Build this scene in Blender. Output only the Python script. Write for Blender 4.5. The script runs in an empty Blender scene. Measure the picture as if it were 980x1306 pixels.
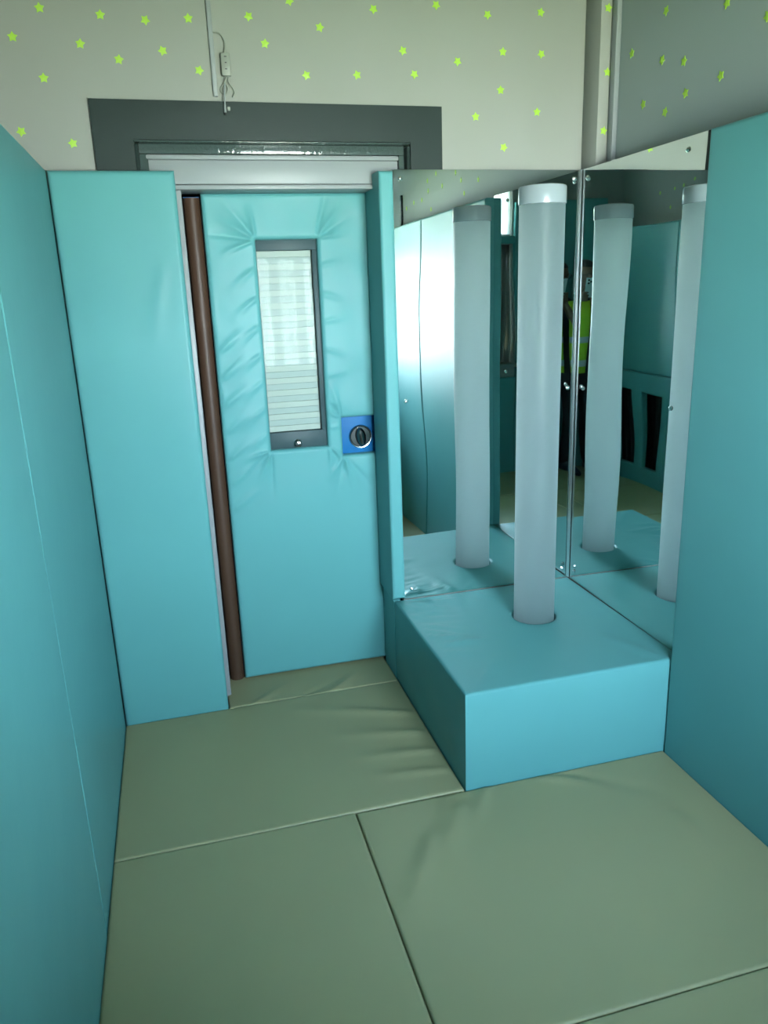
import bpy, bmesh, math, random
import numpy as np
from mathutils import Vector, Matrix

sc = bpy.context.scene
C = sc.collection
PI = math.pi

# ------------------------------------------------------------------ camera
cam_d = bpy.data.cameras.new('camera')
cam_d.sensor_fit = 'HORIZONTAL'
cam_d.sensor_width = 36.0
cam_d.lens = 985.0 / 980.0 * 36.0
cam_d.clip_start = 0.02
cam = bpy.data.objects.new('camera', cam_d)
C.objects.link(cam)
XA = np.array([0.0, 0, 0]); 
def _dir(px, py):
    a = np.array([px - 490.0, py - 653.0, 985.0]); return a / np.linalg.norm(a)
_Y = _dir(211, 378); _X = _dir(4333, 228); _X = _X - _Y * (_X @ _Y); _X /= np.linalg.norm(_X); _Z = np.cross(_X, _Y)
right = Vector((_X[0], _Y[0], _Z[0])); down = Vector((_X[1], _Y[1], _Z[1])); fwd = Vector((_X[2], _Y[2], _Z[2]))
CAMH = 1.6
m = Matrix((right, -down, -fwd)).transposed().to_4x4()
m.translation = Vector((0, 0, CAMH))
cam.matrix_world = m
sc.camera = cam

# ------------------------------------------------------------------ world and exposure
world = bpy.data.worlds.new('banded_sky')
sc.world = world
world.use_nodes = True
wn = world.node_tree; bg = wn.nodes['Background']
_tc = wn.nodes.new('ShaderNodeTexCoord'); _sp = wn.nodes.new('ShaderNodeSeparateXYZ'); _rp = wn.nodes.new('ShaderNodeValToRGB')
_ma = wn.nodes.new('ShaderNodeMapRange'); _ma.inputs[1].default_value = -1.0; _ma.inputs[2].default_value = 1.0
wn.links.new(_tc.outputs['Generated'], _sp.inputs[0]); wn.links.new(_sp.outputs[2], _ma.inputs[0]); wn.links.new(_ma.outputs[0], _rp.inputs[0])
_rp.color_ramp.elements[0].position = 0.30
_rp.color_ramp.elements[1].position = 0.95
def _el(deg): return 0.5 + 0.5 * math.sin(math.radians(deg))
# haze and ground, banded in brightness by elevation to light the door wall
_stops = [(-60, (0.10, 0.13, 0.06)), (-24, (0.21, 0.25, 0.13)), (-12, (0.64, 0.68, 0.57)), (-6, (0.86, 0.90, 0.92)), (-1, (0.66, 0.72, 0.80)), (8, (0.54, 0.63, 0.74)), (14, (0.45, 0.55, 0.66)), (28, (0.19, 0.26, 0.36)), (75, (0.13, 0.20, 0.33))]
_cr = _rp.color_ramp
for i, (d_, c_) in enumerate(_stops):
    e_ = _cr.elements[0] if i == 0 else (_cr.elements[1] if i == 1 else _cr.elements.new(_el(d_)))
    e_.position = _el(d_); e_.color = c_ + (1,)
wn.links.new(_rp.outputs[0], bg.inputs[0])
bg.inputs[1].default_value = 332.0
# the window's sky portal (guides the daylight sampling through the real opening)
pd = bpy.data.lights.new('window_portal', 'AREA')
pd.shape = 'RECTANGLE'; pd.size = 1.26; pd.size_y = 1.52
pd.cycles.is_portal = True
po = bpy.data.objects.new('window_portal', pd); C.objects.link(po)
po.location = (0.84, -0.70, 1.68); po.rotation_euler = (PI / 2, 0, 0)   # -Z looks along +Y
po.rotation_euler = (-PI / 2, 0, PI)
sc.view_settings.view_transform = 'Standard'
sc.view_settings.look = 'None'
sc.view_settings.exposure = 0.0
sc.view_settings.gamma = 1.0
sc.view_settings.use_curve_mapping = False
try:
    sc.cycles.max_bounces = 16; sc.cycles.diffuse_bounces = 7; sc.cycles.glossy_bounces = 8
    sc.cycles.transparent_max_bounces = 12
    sc.cycles.sample_clamp_indirect = 13.0
    sc.cycles.caustics_reflective = True
except Exception:
    pass

# ------------------------------------------------------------------ material helpers
def lin(r, g, b):
    def f(c):
        c /= 255.0
        return c / 12.92 if c <= 0.04045 else ((c + 0.055) / 1.055) ** 2.4
    return (f(r), f(g), f(b), 1)

def mat(name, col, rough=0.5, metal=0.0, spec=0.5, var=0.0, vscale=6.0, bump=0.0, bscale=200.0, bdist=0.001,
        bump2=0.0, b2scale=6.0, b2dist=0.01, coat=0.0, coat_rough=0.1, emit=None, estr=0.0):
    M = bpy.data.materials.new(name); M.use_nodes = True
    nt = M.node_tree; N = nt.nodes; L = nt.links
    b = N['Principled BSDF']
    b.inputs['Base Color'].default_value = col
    b.inputs['Roughness'].default_value = rough
    b.inputs['Metallic'].default_value = metal
    b.inputs['Specular IOR Level'].default_value = spec
    b.inputs['Coat Weight'].default_value = coat
    b.inputs['Coat Roughness'].default_value = coat_rough
    tc = N.new('ShaderNodeTexCoord')
    if var > 0:
        n = N.new('ShaderNodeTexNoise'); n.inputs['Scale'].default_value = vscale; n.inputs['Detail'].default_value = 4
        L.new(tc.outputs['Object'], n.inputs['Vector'])
        mx = N.new('ShaderNodeMix'); mx.data_type = 'RGBA'
        mx.inputs[6].default_value = tuple(c * (1 - var) for c in col[:3]) + (1,)
        mx.inputs[7].default_value = tuple(min(1, c * (1 + var)) for c in col[:3]) + (1,)
        L.new(n.outputs['Fac'], mx.inputs[0]); L.new(mx.outputs[2], b.inputs['Base Color'])
    last = None
    if bump2 > 0:
        n = N.new('ShaderNodeTexNoise'); n.inputs['Scale'].default_value = b2scale; n.inputs['Detail'].default_value = 3
        L.new(tc.outputs['Object'], n.inputs['Vector'])
        bp = N.new('ShaderNodeBump'); bp.inputs['Strength'].default_value = bump2; bp.inputs['Distance'].default_value = b2dist
        L.new(n.outputs['Fac'], bp.inputs['Height']); last = bp
    if bump > 0:
        n = N.new('ShaderNodeTexNoise'); n.inputs['Scale'].default_value = bscale; n.inputs['Detail'].default_value = 2
        L.new(tc.outputs['Object'], n.inputs['Vector'])
        bp = N.new('ShaderNodeBump'); bp.inputs['Strength'].default_value = bump; bp.inputs['Distance'].default_value = bdist
        L.new(n.outputs['Fac'], bp.inputs['Height'])
        if last: L.new(last.outputs[0], bp.inputs['Normal'])
        last = bp
    if last: L.new(last.outputs[0], b.inputs['Normal'])
    if emit:
        b.inputs['Emission Color'].default_value = emit; b.inputs['Emission Strength'].default_value = estr
    return M

TEAL = (0.084, 0.262, 0.266, 1)
M = {}
M['vinyl'] = mat('teal_vinyl', TEAL, rough=0.38, spec=0.12, var=0.05, vscale=3, bump=0.12, bscale=420, bdist=0.0006, bump2=0.12, b2scale=9, b2dist=0.006)
M['vinyl_mat'] = mat('sage_beige_vinyl', (0.262, 0.255, 0.140, 1), rough=0.44, spec=0.28, var=0.05, vscale=3, bump=0.12, bscale=420, bdist=0.0006, bump2=0.10, b2scale=5, b2dist=0.008)
M['paint_wall'] = mat('offwhite_wall_paint', (0.244, 0.252, 0.232, 1), rough=0.7, spec=0.25, var=0.03, vscale=2, bump=0.08, bscale=90, bdist=0.001)
M['paint_right'] = mat('pale_grey_wall_paint', (0.265, 0.31, 0.30, 1), rough=0.7, spec=0.25, var=0.03, vscale=2, bump=0.08, bscale=90, bdist=0.001)
M['ceiling'] = mat('ceiling_paint', (0.35, 0.35, 0.31, 1), rough=0.8, spec=0.2, var=0.02)
M['grey_gloss'] = mat('grey_frame_paint', (0.014, 0.025, 0.023, 1), rough=0.45, spec=0.18, var=0.06, vscale=5, bump=0.15, bscale=35, bdist=0.0015)
M['dark_gloss'] = mat('dark_gloss_paint', (0.045, 0.066, 0.062, 1), rough=0.10, var=0.05, bump=0.6, bscale=75, bdist=0.003)
M['white_plastic'] = mat('white_plastic', (0.21, 0.232, 0.238, 1), rough=0.40, spec=0.25, var=0.02)
M['star'] = mat('luminous_star_plastic', (0.31, 0.52, 0.04, 1), rough=0.45, var=0.06, vscale=60)
M['brown'] = mat('brown_hinge_guard', (0.050, 0.027, 0.016, 1), rough=0.45, spec=0.22, var=0.15, vscale=12, bump=0.1, bscale=60)
M['black'] = mat('black_void', (0.006, 0.007, 0.008, 1), rough=0.7, var=0.05)
M['blue'] = mat('blue_lock_plate', (0.006, 0.105, 0.27, 1), rough=0.5, spec=0.15, var=0.06, vscale=20, bump=0.15, bscale=60)
M['chrome_dark'] = mat('dark_chrome', (0.22, 0.25, 0.25, 1), rough=0.16, metal=1.0, var=0.03)
M['steel'] = mat('bright_steel', (0.72, 0.74, 0.75, 1), rough=0.18, metal=1.0, var=0.03)
M['alu'] = mat('aluminium_angle', (0.80, 0.83, 0.84, 1), rough=0.16, metal=1.0, var=0.02)
M['mirror'] = mat('acrylic_mirror', (0.76, 0.83, 0.815, 1), rough=0.012, metal=1.0, var=0.004, vscale=2)
M['tube'] = mat('frosted_acrylic', (0.07, 0.105, 0.112, 1), rough=0.40, var=0.02, spec=0.28)
_nt = M['tube'].node_tree; _b = _nt.nodes['Principled BSDF']; _o = [n for n in _nt.nodes if n.type == 'OUTPUT_MATERIAL'][0]
_t = _nt.nodes.new('ShaderNodeBsdfTranslucent'); _t.inputs[0].default_value = (0.72, 0.80, 0.80, 1)
_x = _nt.nodes.new('ShaderNodeMixShader'); _x.inputs[0].default_value = 0.68
_nt.links.new(_b.outputs[0], _x.inputs[1]); _nt.links.new(_t.outputs[0], _x.inputs[2]); _nt.links.new(_x.outputs[0], _o.inputs[0])
M['cap'] = mat('white_acrylic_cap', (0.23, 0.275, 0.295, 1), rough=0.22, var=0.01)
M['panel_frame'] = mat('vision_panel_frame', (0.030, 0.058, 0.062, 1), rough=0.45, spec=0.15, var=0.04)
M['slat_light'] = mat('cream_slat', (0.33, 0.355, 0.32, 1), rough=0.6, spec=0.1, var=0.02, vscale=20)
M['slat_back'] = mat('frosted_strip', (0.285, 0.325, 0.305, 1), rough=0.6, spec=0.1, var=0.02, vscale=20)
M['cable'] = mat('grey_cable', (0.20, 0.215, 0.19, 1), rough=0.45, var=0.03)
M['button_ink'] = mat('button_print', (0.04, 0.045, 0.04, 1), rough=0.5, var=0.03)  # dark printed symbols on the switch box
M['curtain'] = mat('taupe_curtain', (0.20, 0.17, 0.155, 1), rough=0.8, var=0.12, vscale=14, bump=0.2, bscale=150)
M['rad'] = mat('dark_radiator', (0.012, 0.018, 0.020, 1), rough=0.5, var=0.05)
M['screw_hole'] = mat('screw_cup', (0.08, 0.09, 0.09, 1), rough=0.3, metal=0.8, var=0.03)
M['skin'] = mat('skin', (0.17, 0.09, 0.06, 1), rough=0.5, var=0.06, vscale=25)
M['hair'] = mat('short_brown_hair', (0.03, 0.02, 0.015, 1), rough=0.6, var=0.3, vscale=90, bump=0.6, bscale=160, bdist=0.003)
M['navy'] = mat('navy_cloth', (0.008, 0.010, 0.018, 1), rough=0.85, var=0.15, vscale=18, bump=0.3, bscale=260, bdist=0.001)
M['hivis'] = mat('hivis_yellow', (0.36, 0.55, 0.012, 1), rough=0.6, var=0.05, vscale=18, bump=0.2, bscale=220, bdist=0.001)
M['reflect'] = mat('reflective_tape', (0.45, 0.48, 0.48, 1), rough=0.35, var=0.05)
M['shoe'] = mat('dark_shoe', (0.012, 0.03, 0.05, 1), rough=0.5, var=0.1)
M['phone'] = mat('phone_case', (0.55, 0.62, 0.62, 1), rough=0.25, var=0.02)
M['lens'] = mat('phone_glass', (0.01, 0.01, 0.012, 1), rough=0.08, var=0.02)
M['grass'] = mat('lawn', (0.07, 0.15, 0.03, 1), rough=0.9, var=0.4, vscale=3)
M['leaf'] = mat('leaf', (0.20, 0.34, 0.06, 1), rough=0.6, var=0.5, vscale=2)
M['bark'] = mat('bark', (0.08, 0.06, 0.045, 1), rough=0.9, var=0.3, vscale=8)
M['subfloor'] = mat('subfloor', (0.25, 0.24, 0.22, 1), rough=0.8, var=0.1)

def glass_mat(name, tint=(0.97, 1, 0.99, 1), boost=1.0):
    G = bpy.data.materials.new(name); G.use_nodes = True
    nt = G.node_tree; N = nt.nodes; L = nt.links
    for n in list(N):
        if n.type == 'BSDF_PRINCIPLED': N.remove(n)
    out = [n for n in N if n.type == 'OUTPUT_MATERIAL'][0]
    tr = N.new('ShaderNodeBsdfTransparent'); tr.inputs[0].default_value = tint
    gl = N.new('ShaderNodeBsdfGlossy'); gl.inputs['Roughness'].default_value = 0.0
    fr = N.new('ShaderNodeFresnel'); fr.inputs[0].default_value = 1.52
    mu = N.new('ShaderNodeMath'); mu.operation = 'MULTIPLY'; mu.inputs[1].default_value = boost
    mx = N.new('ShaderNodeMixShader')
    L.new(fr.outputs[0], mu.inputs[0]); L.new(mu.outputs[0], mx.inputs[0])
    L.new(tr.outputs[0], mx.inputs[1]); L.new(gl.outputs[0], mx.inputs[2]); L.new(mx.outputs[0], out.inputs[0])
    return G
M['blind'] = mat('white_blind_cloth', (0.80, 0.80, 0.78, 1), rough=0.8, var=0.02)
_nt = M['blind'].node_tree; _b = _nt.nodes['Principled BSDF']; _o = [n for n in _nt.nodes if n.type == 'OUTPUT_MATERIAL'][0]
_t = _nt.nodes.new('ShaderNodeBsdfTranslucent'); _t.inputs[0].default_value = (0.90, 0.90, 0.88, 1)
_x = _nt.nodes.new('ShaderNodeMixShader'); _x.inputs[0].default_value = 0.7
_nt.links.new(_b.outputs[0], _x.inputs[1]); _nt.links.new(_t.outputs[0], _x.inputs[2]); _nt.links.new(_x.outputs[0], _o.inputs[0])
M['glass'] = glass_mat('window_glass')
M['door_glass'] = glass_mat('vision_glass', boost=0.022)

# ------------------------------------------------------------------ object helpers
def link(name, me, material=None, parent=None, loc=(0, 0, 0), smooth=None):
    o = bpy.data.objects.new(name, me); C.objects.link(o)
    o.location = loc
    if material is not None:
        me.materials.clear(); me.materials.append(material)
    if smooth is not None:
        me.shade_smooth()
        me.set_sharp_from_angle(angle=math.radians(smooth))
    if parent is not None: o.parent = parent
    return o

def tag(o, label=None, cat=None, group=None, kind=None):
    if label: o['label'] = label
    if cat: o['category'] = cat
    if group: o['group'] = group
    if kind: o['kind'] = kind
    return o

def empty(name, loc=(0, 0, 0)):
    o = bpy.data.objects.new(name, None); C.objects.link(o); o.location = loc
    o.empty_display_size = 0.05
    return o

def from_bm(name, bm):
    me = bpy.data.meshes.new(name); bm.normal_update(); bm.to_mesh(me); bm.free(); return me

def bm_box(bm, x0, x1, y0, y1, z0, z1, bev=0.0, seg=2):
    r = bmesh.ops.create_cube(bm, size=1.0)
    vs = r['verts']
    for v in vs:
        v.co = Vector(((x0 + x1) / 2 + v.co.x * (x1 - x0), (y0 + y1) / 2 + v.co.y * (y1 - y0), (z0 + z1) / 2 + v.co.z * (z1 - z0)))
    if bev > 0:
        es = list({e for v in vs for e in v.link_edges})
        bmesh.ops.bevel(bm, geom=es, offset=bev, segments=seg, profile=0.5, affect='EDGES')
    return vs

def box(name, x0, x1, y0, y1, z0, z1, material, parent=None, bev=0.0, seg=2, ploc=None):
    """box in world coordinates; origin at the base centre (or relative to parent's location)"""
    cx, cy, cz = (x0 + x1) / 2, (y0 + y1) / 2, z0
    bm = bmesh.new(); bm_box(bm, x0 - cx, x1 - cx, y0 - cy, y1 - cy, 0, z1 - z0, bev, seg)
    me = from_bm(name, bm)
    off = Vector((cx, cy, cz))
    if parent is not None: off = off - wloc(parent)
    return link(name, me, material, parent, off, smooth=40 if bev > 0 else None)

def wloc(o):
    v = Vector(o.location); p = o.parent
    while p: v = v + Vector(p.location); p = p.parent
    return v

def lathe_mesh(name, prof, n=48):
    """prof: (r, z) list bottom to top"""
    V = []; F = []
    for r, z in prof:
        for k in range(n):
            a = 2 * PI * k / n; V.append((r * math.cos(a), r * math.sin(a), z))
    for i in range(len(prof) - 1):
        for k in range(n):
            F.append((i * n + k, i * n + (k + 1) % n, (i + 1) * n + (k + 1) % n, (i + 1) * n + k))
    F.append(tuple(range(n))[::-1]); F.append(tuple((len(prof) - 1) * n + k for k in range(n)))
    me = bpy.data.meshes.new(name); me.from_pydata(V, [], F); return me

def catmull(pts, n=8):
    P = [Vector(p) for p in pts]; P = [P[0] * 2 - P[1]] + P + [P[-1] * 2 - P[-2]]
    out = []
    for i in range(1, len(P) - 2):
        for k in range(n):
            t = k / n; a, b, c, d = P[i - 1], P[i], P[i + 1], P[i + 2]
            out.append(0.5 * ((2 * b) + (c - a) * t + (2 * a - 5 * b + 4 * c - d) * t * t + (3 * b - a - 3 * c + d) * t ** 3))
    out.append(P[-2]); return out

def sweep(pts, rad, n=12, up=Vector((0, 1, 0)), squash=None):
    """tapered swept tube with rounded ends; rad: one radius, or a list of r or (ra, rb)"""
    P = [Vector(p) for p in pts]
    R = rad if isinstance(rad, (list, tuple)) else [rad] * len(P)
    R = [(r, r) if not isinstance(r, (list, tuple)) else r for r in R]
    V = []; F = []; rings = []
    T = []
    for i in range(len(P)):
        t = (P[min(i + 1, len(P) - 1)] - P[max(i - 1, 0)]); T.append(t.normalized())
    def ring(c, t, ra, rb):
        u = up - t * up.dot(t)
        if u.length < 1e-4: u = Vector((1, 0, 0)) - t * t.x
        u.normalize(); w = t.cross(u)
        base = len(V)
        for k in range(n):
            a = 2 * PI * k / n
            V.append(c + w * (ra * math.cos(a)) + u * (rb * math.sin(a)))
        rings.append(base)
    r0 = min(R[0]); 
    for q in (85, 60, 30):
        s = math.sin(math.radians(q)); ring(P[0] - T[0] * (r0 * s), T[0], R[0][0] * math.cos(math.radians(q)), R[0][1] * math.cos(math.radians(q)))
    for i in range(len(P)): ring(P[i], T[i], *R[i])
    r1 = min(R[-1])
    for q in (30, 60, 85):
        s = math.sin(math.radians(q)); ring(P[-1] + T[-1] * (r1 * s), T[-1], R[-1][0] * math.cos(math.radians(q)), R[-1][1] * math.cos(math.radians(q)))
    for a, b in zip(rings[:-1], rings[1:]):
        for k in range(n): F.append((a + k, a + (k + 1) % n, b + (k + 1) % n, b + k))
    F.append(tuple(rings[0] + k for k in range(n))[::-1]); F.append(tuple(rings[-1] + k for k in range(n)))
    return [tuple(v) for v in V], F

def mesh_vf(name, parts):
    V = []; F = []
    for v, f in parts:
        b = len(V); V += v; F += [tuple(i + b for i in q) for q in f]
    me = bpy.data.meshes.new(name); me.from_pydata(V, [], F); return me

# smooth random field -------------------------------------------------------
def field(seed, scale, n=10):
    rg = random.Random(seed)
    W = [(rg.uniform(-1, 1) * scale, rg.uniform(-1, 1) * scale, rg.uniform(0, 6.28), rg.uniform(0.4, 1)) for _ in range(n)]
    s = sum(w[3] for w in W) * 0.5
    return lambda u, v: sum(a * np.sin(kx * u + ky * v + p) for kx, ky, p, a in W) / s

def ridges(L):
    """folds: (u0, v0, u1, v1, amplitude, half width) fading out towards the second end"""
    def f(u, v):
        h = 0 * u
        for u0, v0, u1, v1, amp, w in L:
            du, dv = u1 - u0, v1 - v0; l = math.hypot(du, dv); du /= l; dv /= l
            t = ((u - u0) * du + (v - v0) * dv) / l
            s = -(u - u0) * dv + (v - v0) * du
            s = s + 0.15 * w * np.sin(t * 5 + u0 * 17)
            ww = w * (0.55 + 0.75 * np.clip(t, 0, 1))
            fade = np.clip((t + 0.04) / 0.12, 0, 1) * np.clip((1.0 - t) / 0.7, 0, 1)
            h = h + amp * np.exp(-(s / ww) ** 2) * fade
        return h
    return f

def axis(a, b, step, brk, r):
    """coordinates with extra samples close to every break"""
    S = set()
    offs = [0, 0.12 * r, 0.3 * r, 0.55 * r, 0.85 * r, 1.2 * r, 2 * r]
    for q in brk:
        for o in offs:
            for s in (-1, 1):
                x = q + s * o
                if a - 1e-9 <= x <= b + 1e-9: S.add(round(x, 6))
    n = max(2, int((b - a) / step))
    for i in range(n + 1):
        x = a + (b - a) * i / n
        if all(abs(x - y) > step * 0.35 for y in S if abs(x - y) < step): S.add(round(x, 6))
    return sorted(S)

def pad_mesh(name, w, hgt, t, r, step=0.012, holes=(), wr=None, wamp=1.0):
    """upholstered slab: local u 0..w, v 0..hgt, thickness along n; returns verts (u, v, n) and faces.
    holes: (u0, u1, v0, v1)"""
    bu = [0, w]; bv = [0, hgt]
    for h in holes: bu += [h[0], h[1]]; bv += [h[2], h[3]]
    us = np.array(axis(0, w, step, bu, r)); vs = np.array(axis(0, hgt, step, bv, r))
    U, Vv = np.meshgrid(us, vs, indexing='ij')
    d = np.minimum(np.minimum(U, w - U), np.minimum(Vv, hgt - Vv))
    for (a, b, c, e) in holes:
        dx = np.maximum(np.maximum(a - U, U - b), 0); dy = np.maximum(np.maximum(c - Vv, Vv - e), 0)
        d = np.minimum(d, np.hypot(dx, dy))
    q = np.clip(d / r, 0, 1)
    H = t - r + r * np.sqrt(np.clip(1 - (1 - q) ** 2, 0, 1))
    if wr is not None: H = H + wamp * wr(U, Vv) * np.clip(d / (1.6 * r), 0, 1)
    nu, nv = len(us), len(vs)
    verts = [(float(U[i, j]), float(Vv[i, j]), float(H[i, j])) for i in range(nu) for j in range(nv)]
    idx = lambda i, j: i * nv + j
    def inhole(i, j):
        cu = (us[i] + us[i + 1]) / 2; cv = (vs[j] + vs[j + 1]) / 2
        return any(a < cu < b and c < cv < e for (a, b, c, e) in holes)
    keep = np.array([[not inhole(i, j) for j in range(nv - 1)] for i in range(nu - 1)])
    F = []; back = {}
    def bk(k):
        if k not in back:
            back[k] = len(verts); x = verts[k]; verts.append((x[0], x[1], 0.0))
        return back[k]
    for i in range(nu - 1):
        for j in range(nv - 1):
            if not keep[i, j]: continue
            a, b, c, e = idx(i, j), idx(i + 1, j), idx(i + 1, j + 1), idx(i, j + 1)
            F.append((a, b, c, e))
            for (di, dj, p, s) in ((0, -1, a, b), (1, 0, b, c), (0, 1, c, e), (-1, 0, e, a)):
                ii, jj = i + di, j + dj
                if not (0 <= ii < nu - 1 and 0 <= jj < nv - 1) or not keep[ii, jj]:
                    F.append((s, p, bk(p), bk(s)))
    if not holes:
        k = [idx(0, 0), idx(nu - 1, 0), idx(nu - 1, nv - 1), idx(0, nv - 1)]
        F.append(tuple(bk(x) for x in k)[::-1])
    used = sorted({i for f in F for i in f}); mp = {o: n for n, o in enumerate(used)}
    return [verts[i] for i in used], [tuple(mp[i] for i in f) for f in F]

def pad(name, O, Uax, Vax, Nax, w, h, t, r, material, parent=None, **kw):
    """O: world position of the back face's u=v=0 corner"""
    V, F = pad_mesh(name, w, h, t, r, **kw)
    O = Vector(O); Uax = Vector(Uax); Vax = Vector(Vax); Nax = Vector(Nax)
    pts = [O + Uax * a + Vax * b + Nax * c for a, b, c in V]
    base = O + Uax * (w / 2) + Vax * (h / 2) + Nax * (t / 2)
    if abs(Vax.z) > 0.5: base.z = min(p.z for p in pts)
    if abs(Nax.z) > 0.5: base.z = min(p.z for p in pts)
    if Uax.cross(Vax).dot(Nax) < 0: F = [f[::-1] for f in F]
    me = bpy.data.meshes.new(name); me.from_pydata([tuple(p - base) for p in pts], [], F)
    loc = base - (wloc(parent) if parent else Vector((0, 0, 0)))
    return link(name, me, material, parent, loc, smooth=50)

# ------------------------------------------------------------------ main dimensions (metres)
XL = -0.325       # face of left pads
XRP = 1.5275      # face of right pads
YP = 2.848        # face of pads on the door wall
YW = 2.917        # door wall plaster
YF = -0.45        # face of pads on window wall
XM, YM = 1.583, 2.880   # mirror faces
XRW = 1.66        # right wall plaster above the boxing
XLW = -0.53       # left wall plaster above the boxing
ZC = 2.90
FLOOR = -0.05

# ------------------------------------------------------------------ structure
def struct(o): o['kind'] = 'structure'; return o
struct(box('floor', XLW, XRW, -0.72, 4.4, FLOOR - 0.1, FLOOR, M['subfloor']))
struct(box('ceiling', XLW - 0.1, XRW + 0.1, -0.72, 4.4, ZC, ZC + 0.1, M['ceiling']))
# door wall with its opening
OX0, OX1, OZ = -0.047, 0.908, 2.10
def wall_with_hole(name, x0, x1, y0, y1, z0, z1, hx0, hx1, hz0, hz1, material):
    bm = bmesh.new()
    for (a, b, c, d) in ((x0, hx0, z0, z1), (hx1, x1, z0, z1), (hx0, hx1, hz1, z1), (hx0, hx1, z0, hz0)):
        if b - a > 1e-4 and d - c > 1e-4: bm_box(bm, a, b, y0, y1, c, d)
    me = from_bm(name, bm); return struct(link(name, me, material))
wall_with_hole('wall_back', XLW, XRW, YW, YW + 0.16, FLOOR, ZC, OX0, OX1, FLOOR, OZ, M['paint_wall'])
struct(box('wall_left', XLW - 0.1, XLW, -0.72, 4.4, FLOOR, ZC, M['paint_wall']))
struct(box('wall_right', XRW, XRW + 0.1, -0.72, 4.4, FLOOR, ZC, M['paint_right']))
struct(box('wall_corridor', XLW, XRW, 4.3, 4.4, FLOOR, ZC, M['paint_wall']))
# low boxing that carries pads and mirrors on either side
struct(box('wall_left_boxing', XLW, XL - 0.046, 0.669, YW, FLOOR, 1.985, M['paint_wall']))
struct(box('wall_right_boxing', XM + 0.009, XRW, -0.72, YW, FLOOR, 1.99, M['paint_wall']))
struct(box('wall_mirror_board', 0.83, XM + 0.009, YM + 0.009, YW, FLOOR, 1.99, M['paint_wall']))
# boxed column in the corner and the trunking beside it
struct(box('trim_corner_column', 1.60, XRW, 2.805, YW, 1.992, ZC, M['paint_wall'], bev=0.003))

# window wall behind the camera
WX0, WX1, WZ0, WZ1 = 0.22, 1.46, 0.93, 1.92
BZ1 = 2.42       # head of the upper light with its blind
wall_with_hole('wall_front', XLW, XRW, -0.72, YF - 0.046, FLOOR, ZC, WX0, WX1, WZ0, BZ1, M['paint_wall'])

# ------------------------------------------------------------------ door frame
fr = struct(empty('trim_1', ((OX0 + OX1) / 2, YW, FLOOR)))
fr['label'] = 'wide dark grey architrave around the padded door'
A0, A1, AZ = -0.172, 1.028, 2.219
box('architrave_head', A0, A1, YW - 0.02, YW, OZ, AZ, M['grey_gloss'], fr)
box('architrave_leg', A0, OX0, YW - 0.02, YW, FLOOR, OZ, M['grey_gloss'], fr)
box('architrave_leg', OX1, A1, YW - 0.02, YW, 2.0, OZ, M['grey_gloss'], fr)
# stepped glossy lining
box('frame_lining', OX0, OX1, YW - 0.012, YW + 0.14, OZ - 0.005, OZ, M['dark_gloss'], fr, bev=0.002)
box('frame_lining', OX0, OX0 + 0.012, YW - 0.012, YW + 0.14, FLOOR, OZ - 0.012, M['grey_gloss'], fr, bev=0.002)
box('frame_lining', OX1 - 0.012, OX1, YW - 0.012, YW + 0.14, FLOOR, OZ - 0.012, M['grey_gloss'], fr, bev=0.002)
box('frame_stop', OX0 + 0.012, OX1 - 0.012, YW + 0.022, YW + 0.06, 2.0635, OZ - 0.005, M['dark_gloss'], fr, bev=0.003)
box('frame_stop', OX0 + 0.012, OX0 + 0.040, YW + 0.022, YW + 0.06, FLOOR, 2.0635, M['dark_gloss'], fr, bev=0.003)
box('frame_stop', OX1 - 0.034, OX1 - 0.012, YW + 0.022, YW + 0.06, FLOOR, 2.0635, M['dark_gloss'], fr, bev=0.003)

# white header box above the door
hd = struct(empty('trim_2', (0.43, 2.95, 1.95)))
hd['label'] = 'white header box between the door and the grey frame'
box('header_body', -0.012, 0.872, 2.945, 3.075, 1.968, 2.046, M['white_plastic'], hd, bev=0.004)
box('header_cap', -0.015, 0.874, 2.938, 3.075, 2.046, 2.062, M['white_plastic'], hd, bev=0.004)
box('header_lip', 0.062, 0.80, 2.940, 3.075, 1.951, 1.966, M['white_plastic'], hd, bev=0.003)
jb = struct(box('trim_3', 0.060, 0.0905, 2.955, 3.10, FLOOR, 1.951, M['white_plastic'], bev=0.003))
struct(box('trim_4', OX0 + 0.012, 0.058, 2.99, 3.10, FLOOR, 1.951, M['grey_gloss']))
struct(box('trim_5', 0.818, OX1 - 0.012, 3.052, 3.12, FLOOR, 1.951, M['panel_frame']))

# ------------------------------------------------------------------ door
door = struct(empty('door_1', (0.485, 3.11, 0.008)))
door['label'] = 'teal padded door with a narrow striped vision panel'
DX0, DX1, DZ0, DZ1 = 0.160, 0.806, 0.006, 1.955
DY = 3.062      # pad face
SY = 3.105      # slab face
VX0, VX1, VZ0, VZ1 = 0.346, 0.578, 0.990, 1.790        # pad hole for the vision panel
LX0, LZ0, LZ1 = 0.640, 0.945, 1.100                    # lock hole reaches the door's edge
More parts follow.
